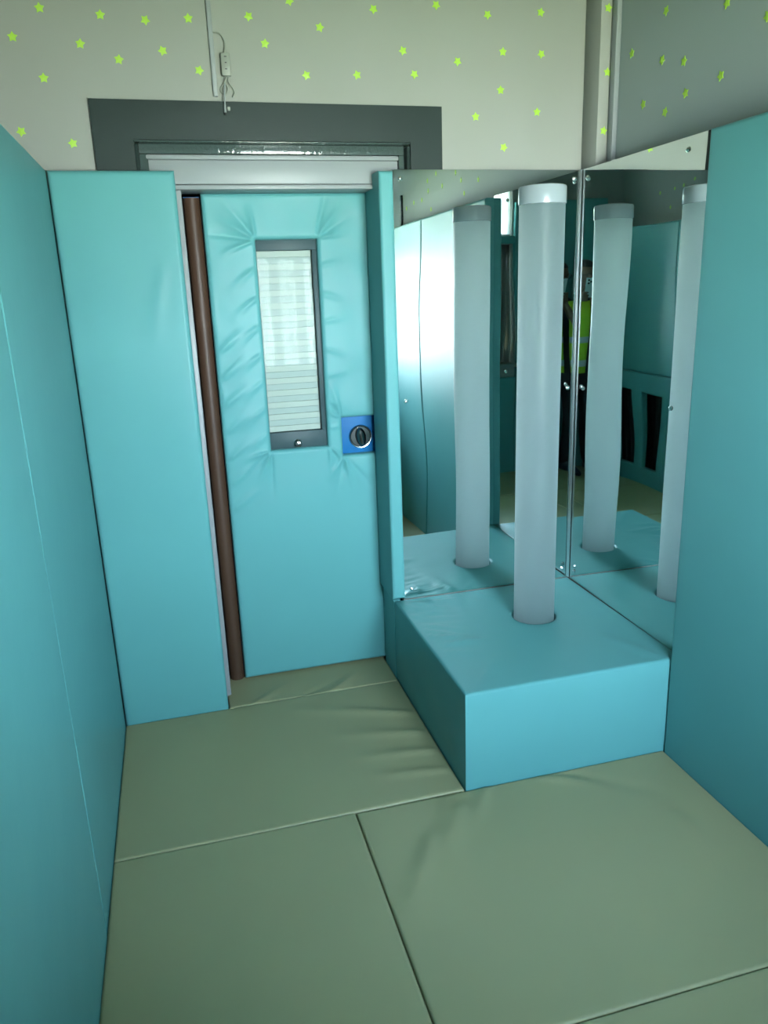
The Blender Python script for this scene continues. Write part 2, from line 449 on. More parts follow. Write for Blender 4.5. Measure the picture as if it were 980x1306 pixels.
# slab (blue edge) with opening
bm = bmesh.new()
for (a, b, c, d) in ((0.10, VX0 - 0.004, 0.008, 1.945), (VX1 + 0.004, DX1 + 0.004, 0.008, 1.945), (VX0 - 0.004, VX1 + 0.004, 0.008, VZ0 - 0.004), (VX0 - 0.004, VX1 + 0.004, VZ1 + 0.004, 1.945)):
    bm_box(bm, a, b, SY, SY + 0.044, c, d)
bmesh.ops.translate(bm, verts=bm.verts, vec=(-0.485, -3.11, -0.008))
link('door_slab', from_bm('door_slab', bm), M['blue'], door)
fld = field(3, 30)
fl2 = field(4, 70)
def door_wr(u, v):
    x = u + DX0; z = v + DZ0
    L = []
    # folds radiating from the four corners of the window, and from the lock cut-out
    for (cx, cz, angs) in ((VX0, VZ1, (100, 128, 150, 172, 200)), (VX1, VZ1, (10, 32, 52, 75)), (VX0, VZ0, (195, 222, 245, 268)), (VX1, VZ0, (275, 300, 318)),
                           (LX0, LZ0, (235, 258, 285, 310)), (LX0, LZ1, (150, 128, 105)), ):
        for k, a in enumerate(angs):
            a = math.radians(a); l = (0.13, 0.19, 0.16, 0.22, 0.15)[k % 5]
            L.append((cx + 0.012 * math.cos(a), cz + 0.012 * math.sin(a), cx + l * math.cos(a), cz + l * math.sin(a), (0.0042, -0.0032)[k % 2], 0.011))
    # side folds along both uprights of the window
    for k in range(7):
        zz = VZ1 - 0.10 - 0.105 * k
        L.append((VX1 + 0.01, zz, VX1 + 0.10, zz + 0.02 * (-1) ** k, 0.0022, 0.012))
        L.append((DX0 + 0.02, zz - 0.3, DX0 + 0.15, zz - 0.2, 0.0030, 0.016))
        L.append((VX0 - 0.01, zz, VX0 - 0.12, zz - 0.09, 0.0026, 0.014))
    h = ridges(L)(x, z)
    amp = np.clip((z - 0.25) / 0.7, 0.15, 1)
    return 1.6 * h + amp * (0.0018 * fld(x, z) + 0.0005 * fl2(x, z))
pad('door_pad', (DX0, SY - 0.001, DZ0), (1, 0, 0), (0, 0, 1), (0, -1, 0), DX1 - DX0, DZ1 - DZ0, SY - DY, 0.016, M['vinyl'], door, step=0.006,
    holes=((VX0 - DX0, VX1 - DX0, VZ0 - DZ0, VZ1 - DZ0), (LX0 - DX0, DX1 - DX0, LZ0 - DZ0, LZ1 - DZ0)), wr=door_wr)

# vision panel: grey frame, glass, cream slats
vp = empty('vision_panel', Vector((0.462, 3.10, VZ0)) - wloc(door)); vp.parent = door
PX0, PX1, PZ0, PZ1 = 0.348, 0.560, 1.056, 1.752
for (a, b, c, d) in ((VX0 - 0.004, VX1 + 0.004, PZ1, VZ1 + 0.004), (VX0 - 0.004, VX1 + 0.004, VZ0 - 0.004, PZ0), (VX0 - 0.004, PX0, PZ0, PZ1), (PX1, VX1 + 0.004, PZ0, PZ1)):
    box('panel_frame', a, b, 3.085, 3.14, c, d, M['panel_frame'], vp, bev=0.0015)
box('panel_backing', PX0, PX1, 3.116, 3.122, PZ0, PZ1, M['slat_back'], vp)
ns = 29; ph = (PZ1 - PZ0) / ns
slat_me = None
for i in range(ns):
    z0 = PZ1 - (i + 1) * ph
    wide = (i % 2 == 0)
    hh = ph - 0.0018
    bm = bmesh.new(); y0 = 3.108 if wide else 3.112
    bm_box(bm, -(PX1 - PX0) / 2 + 0.001, (PX1 - PX0) / 2 - 0.001, y0 - 3.116, 0, 0, hh, 0.0006, 1)
    o = link('slat', from_bm('slat', bm), M['slat_light'] if wide else M['slat_back'], vp, Vector(((PX0 + PX1) / 2, 3.116, z0 + 0.0009)) - wloc(vp))
box('glass_pane', PX0 + 0.0005, PX1 - 0.0005, 3.100, 3.102, PZ0, PZ1, M['door_glass'], vp)
# little round operating knob at the bottom of the panel
kp = lathe_mesh('panel_knob', [(0.0, 0.0), (0.016, 0.0), (0.016, 0.004), (0.010, 0.007), (0.010, 0.014), (0.014, 0.018), (0.014, 0.026), (0.011, 0.029), (0, 0.030)], 24)
ko = link('panel_knob', kp, M['chrome_dark'], vp, Vector((0.457, 3.085, 1.008)) - wloc(vp), smooth=40)
ko.rotation_euler = (PI / 2, 0, 0)

# lock plate and thumb turn
lk = empty('lock', Vector((0.723, SY, 0.94)) - wloc(door)); lk.parent = door
box('lock_plate', 0.632, DX1 + 0.002, SY - 0.006, SY - 0.001, 0.930, 1.115, M['blue'], lk, bev=0.001)
rose = lathe_mesh('lock_rose', [(0, 0), (0.049, 0), (0.049, 0.006), (0.0465, 0.010), (0.043, 0.0095), (0.041, 0.007), (0, 0.007)], 48)
ro = link('lock_rose', rose, M['chrome_dark'], lk, Vector((0.722, SY - 0.005, 1.012)) - wloc(lk), smooth=35)
ro.rotation_euler = (PI / 2, 0, 0)
# thumb turn: a lens shaped grip
V = []; F = []
nn = 24
for lev, (sc_, dz) in enumerate(((1.0, 0.0), (1.0, 0.010), (0.8, 0.020), (0.45, 0.025))):
    for k in range(nn):
        a = 2 * PI * k / nn
        c = math.cos(a); s = math.sin(a)
        V.append((0.021 * sc_ * math.copysign(abs(c) ** 1.3, c), -dz, 0.041 * (0.55 + 0.45 * sc_) * s))
for lev in range(3):
    for k in range(nn): F.append((lev * nn + k, lev * nn + (k + 1) % nn, (lev + 1) * nn + (k + 1) % nn, (lev + 1) * nn + k))
F.append(tuple(3 * nn + k for k in range(nn)))
me = bpy.data.meshes.new('thumb_turn'); me.from_pydata(V, [], F)
to = link('thumb_turn', me, M['chrome_dark'], lk, Vector((0.722, SY - 0.012, 1.012)) - wloc(lk), smooth=40)
to.rotation_euler = (0, math.radians(-8), 0)
box('latch_plate', DX1 + 0.0045, DX1 + 0.012, 3.064, 3.105, 0.90, 1.105, M['black'], lk)

# brown finger guard on the hinge side
V, F = [], []
n = 14
for z in (0.0, 1.935):
    for k in range(n + 1):
        a = PI * k / n
        V.append((0.030 * math.cos(a), -0.030 * math.sin(a), z))
for k in range(n): F.append((k, k + 1, n + 1 + k + 1, n + 1 + k))
F.append(tuple(range(n + 1))[::-1]); F.append(tuple(n + 1 + k for k in range(n + 1))); F.append((n, 0, n + 1, 2 * n + 1))
me = bpy.data.meshes.new('hinge_guard'); me.from_pydata(V, [], F)
hg = link('hinge_guard', me, M['brown'], None, (0.1275, 3.095, 0.004), smooth=40)
tag(hg, 'brown half-round guard strip covering the hinge side of the door', 'door guard')

# ------------------------------------------------------------------ floor mats
mat_specs = [
    # x0, x1, y0, y1, label
    (0.074, 0.783, 2.849, 3.13, 'narrow sage beige mat strip in the doorway under the door'),
    (XL, 0.783, 2.066, 2.847, 'sage beige floor mat directly in front of the door, left of the bubble tube plinth'),
    (XL, 0.411, 1.21, 2.064, 'sage beige floor mat in the left foreground against the left wall pads'),
    (0.413, XRP, 1.205, 2.060, 'large wrinkled sage beige floor mat in front of the bubble tube plinth'),
    (0.413, XRP, 0.36, 1.203, 'sage beige floor mat cut by the bottom right corner of the photo'),
    (XL, 0.411, 0.36, 1.208, 'sage beige floor mat behind the left foreground mat, seen only in the mirrors'),
    (XL, XRP, YF, 0.358, 'sage beige floor mat under the photographer, seen only in the mirrors'),
]
for i, (x0, x1, y0, y1, lab) in enumerate(mat_specs):
    f1 = field(20 + i, 9); f2 = field(40 + i, 26)
    L = []
    if i == 0: L = [(0.10, 0.0, 0.30, 0.16, 0.004, 0.02), (0.42, 0.0, 0.60, 0.16, 0.004, 0.02), (0.30, 0.0, 0.5, 0.12, -0.003, 0.02)]
    if i == 1: L = [(1.10, 0.50, 0.55, 0.72, 0.0055, 0.03), (1.10, 0.36, 0.70, 0.47, 0.005, 0.028), (1.10, 0.24, 0.78, 0.30, 0.005, 0.024),
                    (1.10, 0.12, 0.80, 0.17, 0.004, 0.02), (0.24, 0.72, 0.32, 0.55, 0.003, 0.03)]
    if i == 3: L = [(0.20, 0.70, 0.02, 0.36, 0.006, 0.035), (0.33, 0.80, 0.15, 0.45, 0.006, 0.035), (0.62, 0.84, 0.93, 0.72, 0.004, 0.025), (0.72, 0.85, 1.05, 0.60, -0.004, 0.03),
                    (0.95, 0.55, 0.90, 0.25, 0.004, 0.04), (0.45, 0.85, 0.30, 0.66, 0.005, 0.03), (0.30, 0.85, 0.22, 0.60, 0.004, 0.03)]
    rd = ridges(L) if L else (lambda u, v: 0 * u)
    o = pad('floor_mat', (x0, y0, FLOOR), (1, 0, 0), (0, 1, 0), (0, 0, 1), x1 - x0, y1 - y0, -FLOOR, 0.009, M['vinyl_mat'], step=0.014,
            wr=(lambda u, v, f1=f1, f2=f2, rd=rd: 0.0014 * f1(u, v) + 0.0006 * f2(u, v) + 1.5 * rd(u, v)))
    tag(o, lab, 'floor mat', 'sage beige floor mats')

# ------------------------------------------------------------------ wall pads
def wpad(O, U, V, N, w, h, t, r, label, seed, L=None, amp=0.0010, material='vinyl', group='teal wall pads', step=0.016, name='wall_pad'):
    f1 = field(seed, 8); f2 = field(seed + 1, 22)
    rd = ridges(L) if L else (lambda u, v: 0 * u)
    o = pad(name, O, U, V, N, w, h, t, r, M[material], step=step, wr=lambda u, v: amp * f1(u, v) + 0.35 * amp * f2(u, v) + rd(u, v))
    return tag(o, label, 'wall pad', group)
H2 = 2.0 - FLOOR
T = 0.045
# left side (u along +y)
wpad((XL - T, 1.792, FLOOR), (0, 1, 0), (0, 0, 1), (1, 0, 0), YP - 1.792, H2, T, 0.007, 'tall teal wall pad on the left wall, in the corner beside the door-side pad', 60)
wpad((XL - T, 0.667, FLOOR), (0, 1, 0), (0, 0, 1), (1, 0, 0), 1.7915 - 0.667, H2, T, 0.007, 'tall teal wall pad at the left edge of the photo, nearest the viewer', 62)
wpad((XL - T, YF + 0.002, 0.888), (0, 1, 0), (0, 0, 1), (1, 0, 0), 0.665 - YF - 0.002, 2.0 - 0.888, T, 0.014, 'teal wall pad above the slotted radiator cover, seen only in the right mirror', 64, amp=0.0018)
# left boxing behind that pad
struct(box('wall_left_boxing_upper', XLW, XL - 0.046, YF - 0.046, 0.667, 0.89, 1.985, M['paint_wall']))
# next to the door
wpad((XL, YP + T, FLOOR), (1, 0, 0), (0, 0, 1), (0, -1, 0), 0.0715 - XL, H2, T, 0.016, 'teal wall pad between the left wall and the brown door guard', 66, amp=0.0012,
     L=[(0.33, 1.75, 0.26, 1.45, 0.003, 0.02), (0.37, 1.2, 0.28, 1.1, 0.0025, 0.018)])
# slim pads on the lock side of the door
wpad((0.772, 3.05, 0.368), (1, 0, 0), (0, 0, 1), (0, -1, 0), 0.054, 2.0 - 0.368, 3.05 - YP, 0.012, 'slim full-height teal pad between the door and the mirror', 68, amp=0.0004, step=0.02)
wpad((0.784, 3.05, FLOOR), (1, 0, 0), (0, 0, 1), (0, -1, 0), 0.030, 0.400, 3.05 - 2.884, 0.008, 'short teal pad at floor level between the door and the plinth', 69, amp=0.0004, step=0.02)
# right side (u along -y so that the normal points to -x)
wpad((XRP + 0.055, 2.058, FLOOR), (0, -1, 0), (0, 0, 1), (-1, 0, 0), 2.058 - 1.031, H2, 0.055, 0.010, 'tall teal wall pad on the right wall beside the mirror and plinth', 70, amp=0.0012)
wpad((XRP + 0.055, 1.029, FLOOR), (0, -1, 0), (0, 0, 1), (-1, 0, 0), 1.029 - YF - 0.002, H2, 0.055, 0.010, 'tall teal wall pad further along the right wall, seen only in the mirror', 72, amp=0.0016)
struct(box('baseboard_right', XRP + 0.0555, XM + 0.0085, -0.49, 2.057, FLOOR, 1.97, M['paint_wall']))
# window wall
wpad((XL - T, YF - T, FLOOR), (1, 0, 0), (0, 0, 1), (0, 1, 0), 0.205 - XL + T, 2.25 - FLOOR, T, 0.012, 'extra tall teal wall pad behind the photographer, seen only in the mirrors', 74)
wpad((0.207, YF - T, FLOOR), (1, 0, 0), (0, 0, 1), (0, 1, 0), XRP - 0.207, 0.82 - FLOOR, T, 0.012, 'low teal wall pad under the window, seen only in the mirrors', 76)

# radiator cover on the left under the pad
rc = empty('radiator_cover', (XL - 0.02, 0.2, FLOOR))
tag(rc, 'teal padded radiator cover with dark tall openings, seen only in the right mirror', 'radiator cover')
y0c, y1c = YF + 0.002, 0.665
ops = [(0.315, 0.57), (-0.085, 0.17), (-0.36, -0.22)]
hz0, hz1 = 0.150, 0.745
pad('cover_panel', (XL - T, y0c, FLOOR), (0, 1, 0), (0, 0, 1), (1, 0, 0), y1c - y0c, 0.884 - FLOOR, T, 0.012, M['vinyl'], rc, step=0.02,
    holes=tuple((a - y0c, b - y0c, hz0 - FLOOR, hz1 - FLOOR) for a, b in ops))
rad = empty('radiator', (XLW + 0.06, 0.2, FLOOR))
tag(rad, 'dark radiator standing behind the openings of the radiator cover', 'radiator')
box('radiator_panel', XLW + 0.02, XLW + 0.05, -0.36, 0.62, 0.08, 0.76, M['rad'], rad, bev=0.006)
for k in range(12):
    yy = -0.33 + k * 0.079
    box('radiator_fin', XLW + 0.05, XLW + 0.075, yy, yy + 0.035, 0.10, 0.74, M['rad'], rad, bev=0.006)
for yy in (-0.30, 0.56):
    box('radiator_foot', XLW + 0.02, XLW + 0.06, yy, yy + 0.03, FLOOR, 0.082, M['rad'], rad)

# ------------------------------------------------------------------ plinth (polar top around the round cut-out)
TX, TY, TR = 1.262, 2.556, 0.0775
PXA, PXB, PYA, PYB, PZ = 0.786, 1.581, 2.062, 2.878, 0.351
def plinth_mesh():
    hr = TR + 0.0065; rr = 0.010
    angs = sorted(set([2 * PI * k / 160 for k in range(160)] + [math.atan2(y - TY, x - TX) % (2 * PI) for x in (PXA, PXB) for y in (PYA, PYB)]))
    na = len(angs)
    S = [0, 0.01, 0.025, 0.05] + [0.05 + 0.90 * k / 46 for k in range(1, 47)] + [0.962, 0.974, 0.984, 0.992, 0.997, 1.0]
    L = []
    rg = random.Random(5)
    # gathered folds along the left and back-left edge
    yy = 2.86
    while yy > 2.36:
        an = math.radians(rg.uniform(-38, 12)); ln = rg.uniform(0.09, 0.27); x0 = PXA + rg.uniform(0.015, 0.05)
        L.append((x0, yy, x0 + ln * math.cos(an), yy + ln * math.sin(an), rg.choice((1, 1, -0.7)) * rg.uniform(0.0025, 0.0058), rg.uniform(0.009, 0.020)))
        yy -= rg.uniform(0.018, 0.062)
    for k in range(5):
        x0 = PXA + 0.06 + 0.07 * k
        L.append((x0, PYB - 0.02, x0 + rg.uniform(-0.02, 0.06), PYB - rg.uniform(0.10, 0.2), rg.uniform(0.002, 0.0045), rg.uniform(0.010, 0.018)))
    L += [(1.05, PYB - 0.01, 1.0, 2.55, 0.004, 0.03), (1.5, PYA + 0.02, 1.40, 2.35, 0.003, 0.03), (0.85, PYA + 0.03, 1.0, 2.3, 0.003, 0.02)]
    rd = ridges(L); f1 = field(81, 12); f2 = field(82, 40)
    V = []; F = []
    for s in S:
        for a in angs:
            c, sn = math.cos(a), math.sin(a)
            tx = ((PXB - TX) / c if c > 0 else (PXA - TX) / c) if abs(c) > 1e-9 else 1e9
            ty = ((PYB - TY) / sn if sn > 0 else (PYA - TY) / sn) if abs(sn) > 1e-9 else 1e9
            d = min(tx, ty); rho = hr + (d - hr) * s
            x, y = TX + rho * c, TY + rho * sn
            e = min(x - PXA, PXB - x, y - PYA, PYB - y)
            q = min(max(e / rr, 0), 1); z = PZ - rr + rr * math.sqrt(max(0, 1 - (1 - q) ** 2))
            q2 = min((rho - hr) / 0.010, 1); z -= 0.006 * (1 - math.sqrt(max(0, 1 - (1 - q2) ** 2)))
            ua, va = np.float64(x), np.float64(y)
            z += float(0.0014 * f1(ua, va) + 0.0007 * f2(ua, va) + 1.5 * rd(ua, va)) * min(max(e / 0.02, 0), 1) * min((rho - hr) / 0.02, 1)
            V.append((x, y, z))
    nS = len(S)
    for i in range(nS - 1):
        for k in range(na):
            F.append((i * na + k, (i + 1) * na + k, (i + 1) * na + (k + 1) % na, i * na + (k + 1) % na))
    b = len(V)
    # outer sides in three rows so that the faces bulge a little
    rows = 10
    for rw in range(1, rows + 1):
        t = rw / rows
        bul = 0.004 * math.sin(PI * t) 
        for k in range(na):
            x, y, z = V[(nS - 1) * na + k]
            ex = -1 if abs(x - PXA) < 1e-6 else 0
            ey = -1 if abs(y - PYA) < 1e-6 else 0
            cxw = min(1, 12 * min(x - PXA, PXB - x)) if ey else 1
            cyw = min(1, 12 * min(y - PYA, PYB - y)) if ex else 1
            wv = 0.0012 * math.sin(9 * x + 13 * y + 7 * t)
            if ex and ey: dx = dy = 0
            else: dx = ex * (bul + wv * math.sin(PI * t)) * max(cyw, 0); dy = ey * (bul + wv * math.sin(PI * t)) * max(cxw, 0)
            V.append((x + dx, y + dy, z + (FLOOR - z) * t))
    top = (nS - 1) * na
    for rw in range(rows):
        o0 = top if rw == 0 else b + (rw - 1) * na; o1 = b + rw * na
        for k in range(na): F.append((o0 + k, o1 + k, o1 + (k + 1) % na, o0 + (k + 1) % na))
    b2 = len(V)
    for k in range(na):
        x, y, z = V[k]; V.append((x, y, PZ - 0.10))
    for k in range(na): F.append((b2 + k, k, (k + 1) % na, b2 + (k + 1) % na))
    F.append(tuple(b2 + k for k in range(na)))
    cx, cy = (PXA + PXB) / 2, (PYA + PYB) / 2
    me = bpy.data.meshes.new('plinth'); me.from_pydata([(x - cx, y - cy, z - FLOOR) for x, y, z in V], [], F)
    return me, (cx, cy, FLOOR)
pm, ploc = plinth_mesh()
pl = link('plinth', pm, M['vinyl'], None, ploc, smooth=48)
tag(pl, 'low square teal padded plinth carrying the bubble tube in the mirror corner', 'plinth')

# ------------------------------------------------------------------ bubble tube
bt = empty('bubble_tube', (TX, TY, PZ - 0.0995))
tag(bt, 'tall frosted acrylic bubble tube with white cap standing in the teal plinth', 'bubble tube')
zb = PZ - 0.0995
me = lathe_mesh('tube', [(0.0, 0), (TR, 0), (TR, 1.855 - zb), (0, 1.855 - zb)], 96)
link('tube', me, M['tube'], bt, smooth=40)
c0 = 1.852 - zb
me = lathe_mesh('cap', [(TR + 0.0003, c0), (TR + 0.003, c0 + 0.001), (TR + 0.0035, c0 + 0.004), (TR + 0.0035, c0 + 0.052), (TR + 0.001, c0 + 0.0575), (TR - 0.006, c0 + 0.060), (0, c0 + 0.061)], 96)
link('cap', me, M['cap'], bt, smooth=40)

# ------------------------------------------------------------------ mirrors
def mirror(name, w, h, seed, amp, label, screws):
    """local u 0..w, v 0..h in the XZ plane facing -Y"""
    f1 = field(seed, 9, 7); f2 = field(seed + 1, 18, 7)
    nu, nv = 60, 110   # the acrylic sheets are slightly wavy
    V = []; F = []
    for i in range(nu + 1):
        for j in range(nv + 1):
            u, v = w * i / nu, h * j / nv
            d = amp * float(f1(np.float64(u), np.float64(v))) + 0.22 * amp * float(f2(np.float64(u), np.float64(v)))
            V.append((u, -0.005 + d, v))
    for i in range(nu):
        for j in range(nv):
            a = i * (nv + 1) + j; F.append((a, a + nv + 1, a + nv + 2, a + 1))
    fb = len(V)
    bd = [i * (nv + 1) for i in range(nu + 1)] + [nu * (nv + 1) + j for j in range(1, nv + 1)] + [i * (nv + 1) + nv for i in range(nu - 1, -1, -1)] + [j for j in range(nv - 1, 0, -1)]
    for k in bd: V.append((V[k][0], 0.0, V[k][2]))
    nb = len(bd)
    for k in range(nb): F.append((bd[(k + 1) % nb], bd[k], fb + k, fb + (k + 1) % nb))
    F.append(tuple(fb + k for k in range(nb))[::-1])
    me = bpy.data.meshes.new('mirror_sheet'); me.from_pydata(V, [], F)
    root = empty(name); tag(root, label, 'mirror', 'corner mirrors')
    link('mirror_sheet', me, M['mirror'], root, smooth=30)
    sm = lathe_mesh('screw', [(0, 0), (0.0085, 0), (0.0085, 0.0018), (0.006, 0.0030), (0.006, 0.0045), (0.004, 0.0060), (0, 0.0064)], 20)
    for k, (su, sv) in enumerate(screws):
        s = link('screw', sm, M['steel'], root, (su, -0.0052, sv), smooth=40 if k == 0 else None); s.rotation_euler = (PI / 2, 0, 0)
    return root
mz0, mz1 = 0.3515, 2.008
mb = mirror('wall_mirror', XM - 0.004 - 0.830, mz1 - mz0, 91, 0.00060, 'left wall mirror, on the door wall behind the bubble tube',
            [(0.03, 1.977 - mz0), (0.725, 1.977 - mz0), (0.03, 1.176 - mz0), (0.724, 1.182 - mz0), (0.034, 0.391 - mz0), (0.724, 0.394 - mz0)])
mb.location = (0.830, YM + 0.006, mz0)
mr = mirror('wall_mirror', 2.876 - 2.062, mz1 - mz0, 95, 0.00055, 'right wall mirror, running from the corner to the right wall pad',
            [(0.045, 1.974 - mz0), (0.66, 1.972 - mz0), (0.067, 1.186 - mz0), (0.66, 1.186 - mz0), (0.045, 0.394 - mz0)])
mr.location = (XM + 0.006, 2.876, mz0)
mr.rotation_euler = (0, 0, -PI / 2 - math.radians(0.80))
# aluminium angle in the mirror corner
bm = bmesh.new()
bm_box(bm, -0.011, 0.0, -0.0035, 0.0, 0, mz1 - mz0, 0.0006, 1)
bm_box(bm, -0.0035, 0.0, -0.011, -0.0036, 0, mz1 - mz0, 0.0006, 1)
ca = link('corner_angle', from_bm('corner_angle', bm), M['alu'], None, (XM - 0.001, YM - 0.001, mz0))
tag(ca, 'thin bright aluminium angle strip where the two mirrors meet', 'corner strip')

# ------------------------------------------------------------------ luminous stars
def star_mesh(R=0.0158, r=0.0090, t=0.0016):
    V = [(0, -t * 1.6, 0)]; F = []
    for k in range(10):
        a = PI / 2 + PI * k / 5; q = R if k % 2 == 0 else r
        V.append((q * math.cos(a), -t, q * math.sin(a)))
    for k in range(10):
        a = PI / 2 + PI * k / 5; q = R if k % 2 == 0 else r
        V.append((q * math.cos(a), 0, q * math.sin(a)))
    for k in range(10):
        F.append((0, 1 + k, 1 + (k + 1) % 10)); F.append((1 + k, 11 + k, 11 + (k + 1) % 10, 1 + (k + 1) % 10))
    me = bpy.data.meshes.new('star'); me.from_pydata(V, [], F); me.materials.append(M['star']); return me
sm = star_mesh()
rg = random.Random(11)
def star(loc, rz, label, group):
    o = bpy.data.objects.new('star_sticker', sm); C.objects.link(o)
    o.location = loc; o.rotation_euler = (0, rg.uniform(-0.6, 0.6), rz)
    o.rotation_mode = 'XYZ'
    tag(o, label, 'star sticker', group)
back_stars = [(-0.283, 2.474), (-0.373, 2.391), (-0.299, 2.278), (-0.176, 2.379), (-0.105, 2.463), (-0.064, 2.338), (0.031, 2.454), (0.076, 2.368), (0.167, 2.465), (0.187, 2.314), (-0.389, 2.122), (-0.238, 2.089), (0.363, 2.479), (0.411, 2.401), (0.502, 2.531), (0.601, 2.457), (0.546, 2.31), (0.725, 2.316), (0.792, 2.52), (0.894, 2.397), (0.934, 2.324), (1.019, 2.543), (1.097, 2.37), (1.212, 2.522), (1.272, 2.407), (1.419, 2.539), (1.424, 2.405), (1.264, 2.282), (1.411, 2.212), (1.166, 2.192), (1.278, 2.09)]
ORD = ['first', 'second', 'third', 'fourth', 'fifth', 'sixth', 'seventh', 'eighth', 'ninth', 'tenth', 'eleventh', 'twelfth']
def rowname(z): return 'top row' if z > 2.43 else ('second row' if z > 2.345 else ('third row' if z > 2.25 else 'lowest row'))
for side in (0, 1):
    pts = [p for p in back_stars if (p[0] > 0.23) == bool(side)]
    where = 'right of the white trunking' if side else 'left of the white trunking'
    for row in ('top row', 'second row', 'third row', 'lowest row'):
        rw = sorted(p for p in pts if rowname(p[1]) == row)
        for k, (x, z) in enumerate(rw):
            star((x, YW, z), 0, 'lime green star sticker, %s from left in the %s %s' % (ORD[k], row, where), 'stars on the door wall')
for w, (x, z) in zip(('topmost', 'middle', 'lowest'), [(1.627, 2.529), (1.633, 2.325), (1.627, 2.131)]):
    star((x, 2.805, z), 0, 'lime green star sticker, %s of three on the boxed corner column' % w, 'stars on the corner column')
for k, (y, z) in enumerate(sorted([(2.691, 2.357), (2.604, 2.178), (2.474, 2.128), (2.369, 2.161), (2.203, 2.171), (2.388, 2.256), (2.507, 2.29), (2.501, 2.43), (2.2, 2.359), (2.026, 2.275)], reverse=True)):
    star((XRW, y, z), -PI / 2, 'lime green star sticker on the grey right wall, %s nearest the corner column' % ORD[k], 'stars above the right mirror')
for k, (y, z) in enumerate(sorted([(0.468, 2.147), (0.638, 2.143), (0.77, 2.179), (0.758, 2.236), (0.927, 2.254), (1.039, 2.174), (1.283, 2.214), (1.37, 2.164), (1.418, 2.091), (1.638, 2.135), (0.302, 2.129), (0.826, 2.07)])):
    star((XRW, y, z), -PI / 2, 'star sticker reflected at the top of the left mirror, %s from the left' % ORD[k], 'stars reflected in the left mirror')
for k, (y, z) in enumerate(sorted([(0.377, 2.26), (0.512, 2.283), (0.205, 2.126), (0.398, 2.079), (0.026, 2.247), (0.252, 2.254), (0.508, 2.106)])):
    star((XLW, y, z), PI / 2, 'star sticker reflected at the top of the right mirror, %s from the left' % ORD[k], 'stars reflected in the right mirror')

# ------------------------------------------------------------------ cable trunking, controller and cable
tr = box('cable_trunking', 0.226, 0.241, YW - 0.012, YW, 2.236, ZC, M['white_plastic'], bev=0.002)
tag(tr, 'thin white vertical cable trunking above the door frame', 'trunking')
tr2 = box('corner_trunking', 1.640, 1.6595, 2.765, 2.800, 2.0, ZC, M['white_plastic'], bev=0.003)
tag(tr2, 'slim pale vertical trunking beside the boxed corner column', 'trunking')
tr3 = box('short_trunking', 1.648, 1.6595, 0.18, 0.21, 2.0, 2.22, M['panel_frame'], bev=0.002)
tag(tr3, 'short dark vertical trunking on the right wall, reflected in the left mirror', 'trunking')
lead = empty('light_controller', (0.273, YW - 0.012, 2.17))
tag(lead, 'pale inline switch box hanging on its cable above the door frame', 'controller')
def leadpart(name, pts, r, material):
    P = catmull(pts, 8)
    if isinstance(r, list): r = [float(q) for q in np.interp(np.linspace(0, 1, len(P)), np.linspace(0, 1, len(r)), r)]
    v, f = sweep(P, r, 8)
    o = wloc(lead)
    me = bpy.data.meshes.new(name); me.from_pydata([tuple(Vector(q) - o) for q in v], [], f)
    return link(name, me, material, lead, smooth=60)
yc = YW - 0.008
leadpart('cable', [(0.240, yc, 2.427), (0.262, yc, 2.424), (0.275, yc, 2.405), (0.276, yc, 2.385), (0.272, yc - 0.002, 2.364)], 0.0026, M['cable'])
cb = box('switch_box', 0.2585, 0.2895, YW - 0.020, YW - 0.001, 2.297, 2.366, M['cable'], lead, bev=0.004)
for zz, ww in ((2.352, 0.008), (2.334, 0.006), (2.315, 0.007)):
    bx = box('button', 0.274 - ww / 2, 0.274 + ww / 2, YW - 0.0212, YW - 0.0202, zz, zz + 0.003, M['button_ink'], None)
    bx.location = Vector(bx.location) - wloc(cb); bx.parent = cb
leadpart('cable', [(0.268, yc, 2.298), (0.268, yc, 2.280), (0.275, yc, 2.262), (0.270, yc, 2.246), (0.257, yc, 2.246), (0.251, yc, 2.256), (0.256, yc, 2.268), (0.266, yc - 0.004, 2.280), (0.276, yc - 0.003, 2.298)], 0.0024, M['cable'])
leadpart('cable', [(0.279, yc, 2.298), (0.280, yc, 2.280), (0.292, yc, 2.262), (0.296, yc, 2.248), (0.290, yc - 0.002, 2.236)], 0.0024, M['cable'])
leadpart('cable', [(0.266, yc - 0.006, 2.275), (0.262, yc - 0.014, 2.245), (0.260, YW - 0.028, 2.222), (0.259, YW - 0.028, 2.206)], 0.0026, M['white_plastic'])
leadpart('plug', [(0.259, YW - 0.028, 2.207), (0.2585, YW - 0.028, 2.186)], [0.0036, 0.0048], M['white_plastic'])
leadpart('plug_socket', [(0.2585, YW - 0.028, 2.187), (0.2583, YW - 0.028, 2.180)], 0.0040, M['black'])
box('cable_clip', 0.266, 0.276, YW - 0.030, YW - 0.0202, 2.190, 2.202, M['cable'], lead, bev=0.002)

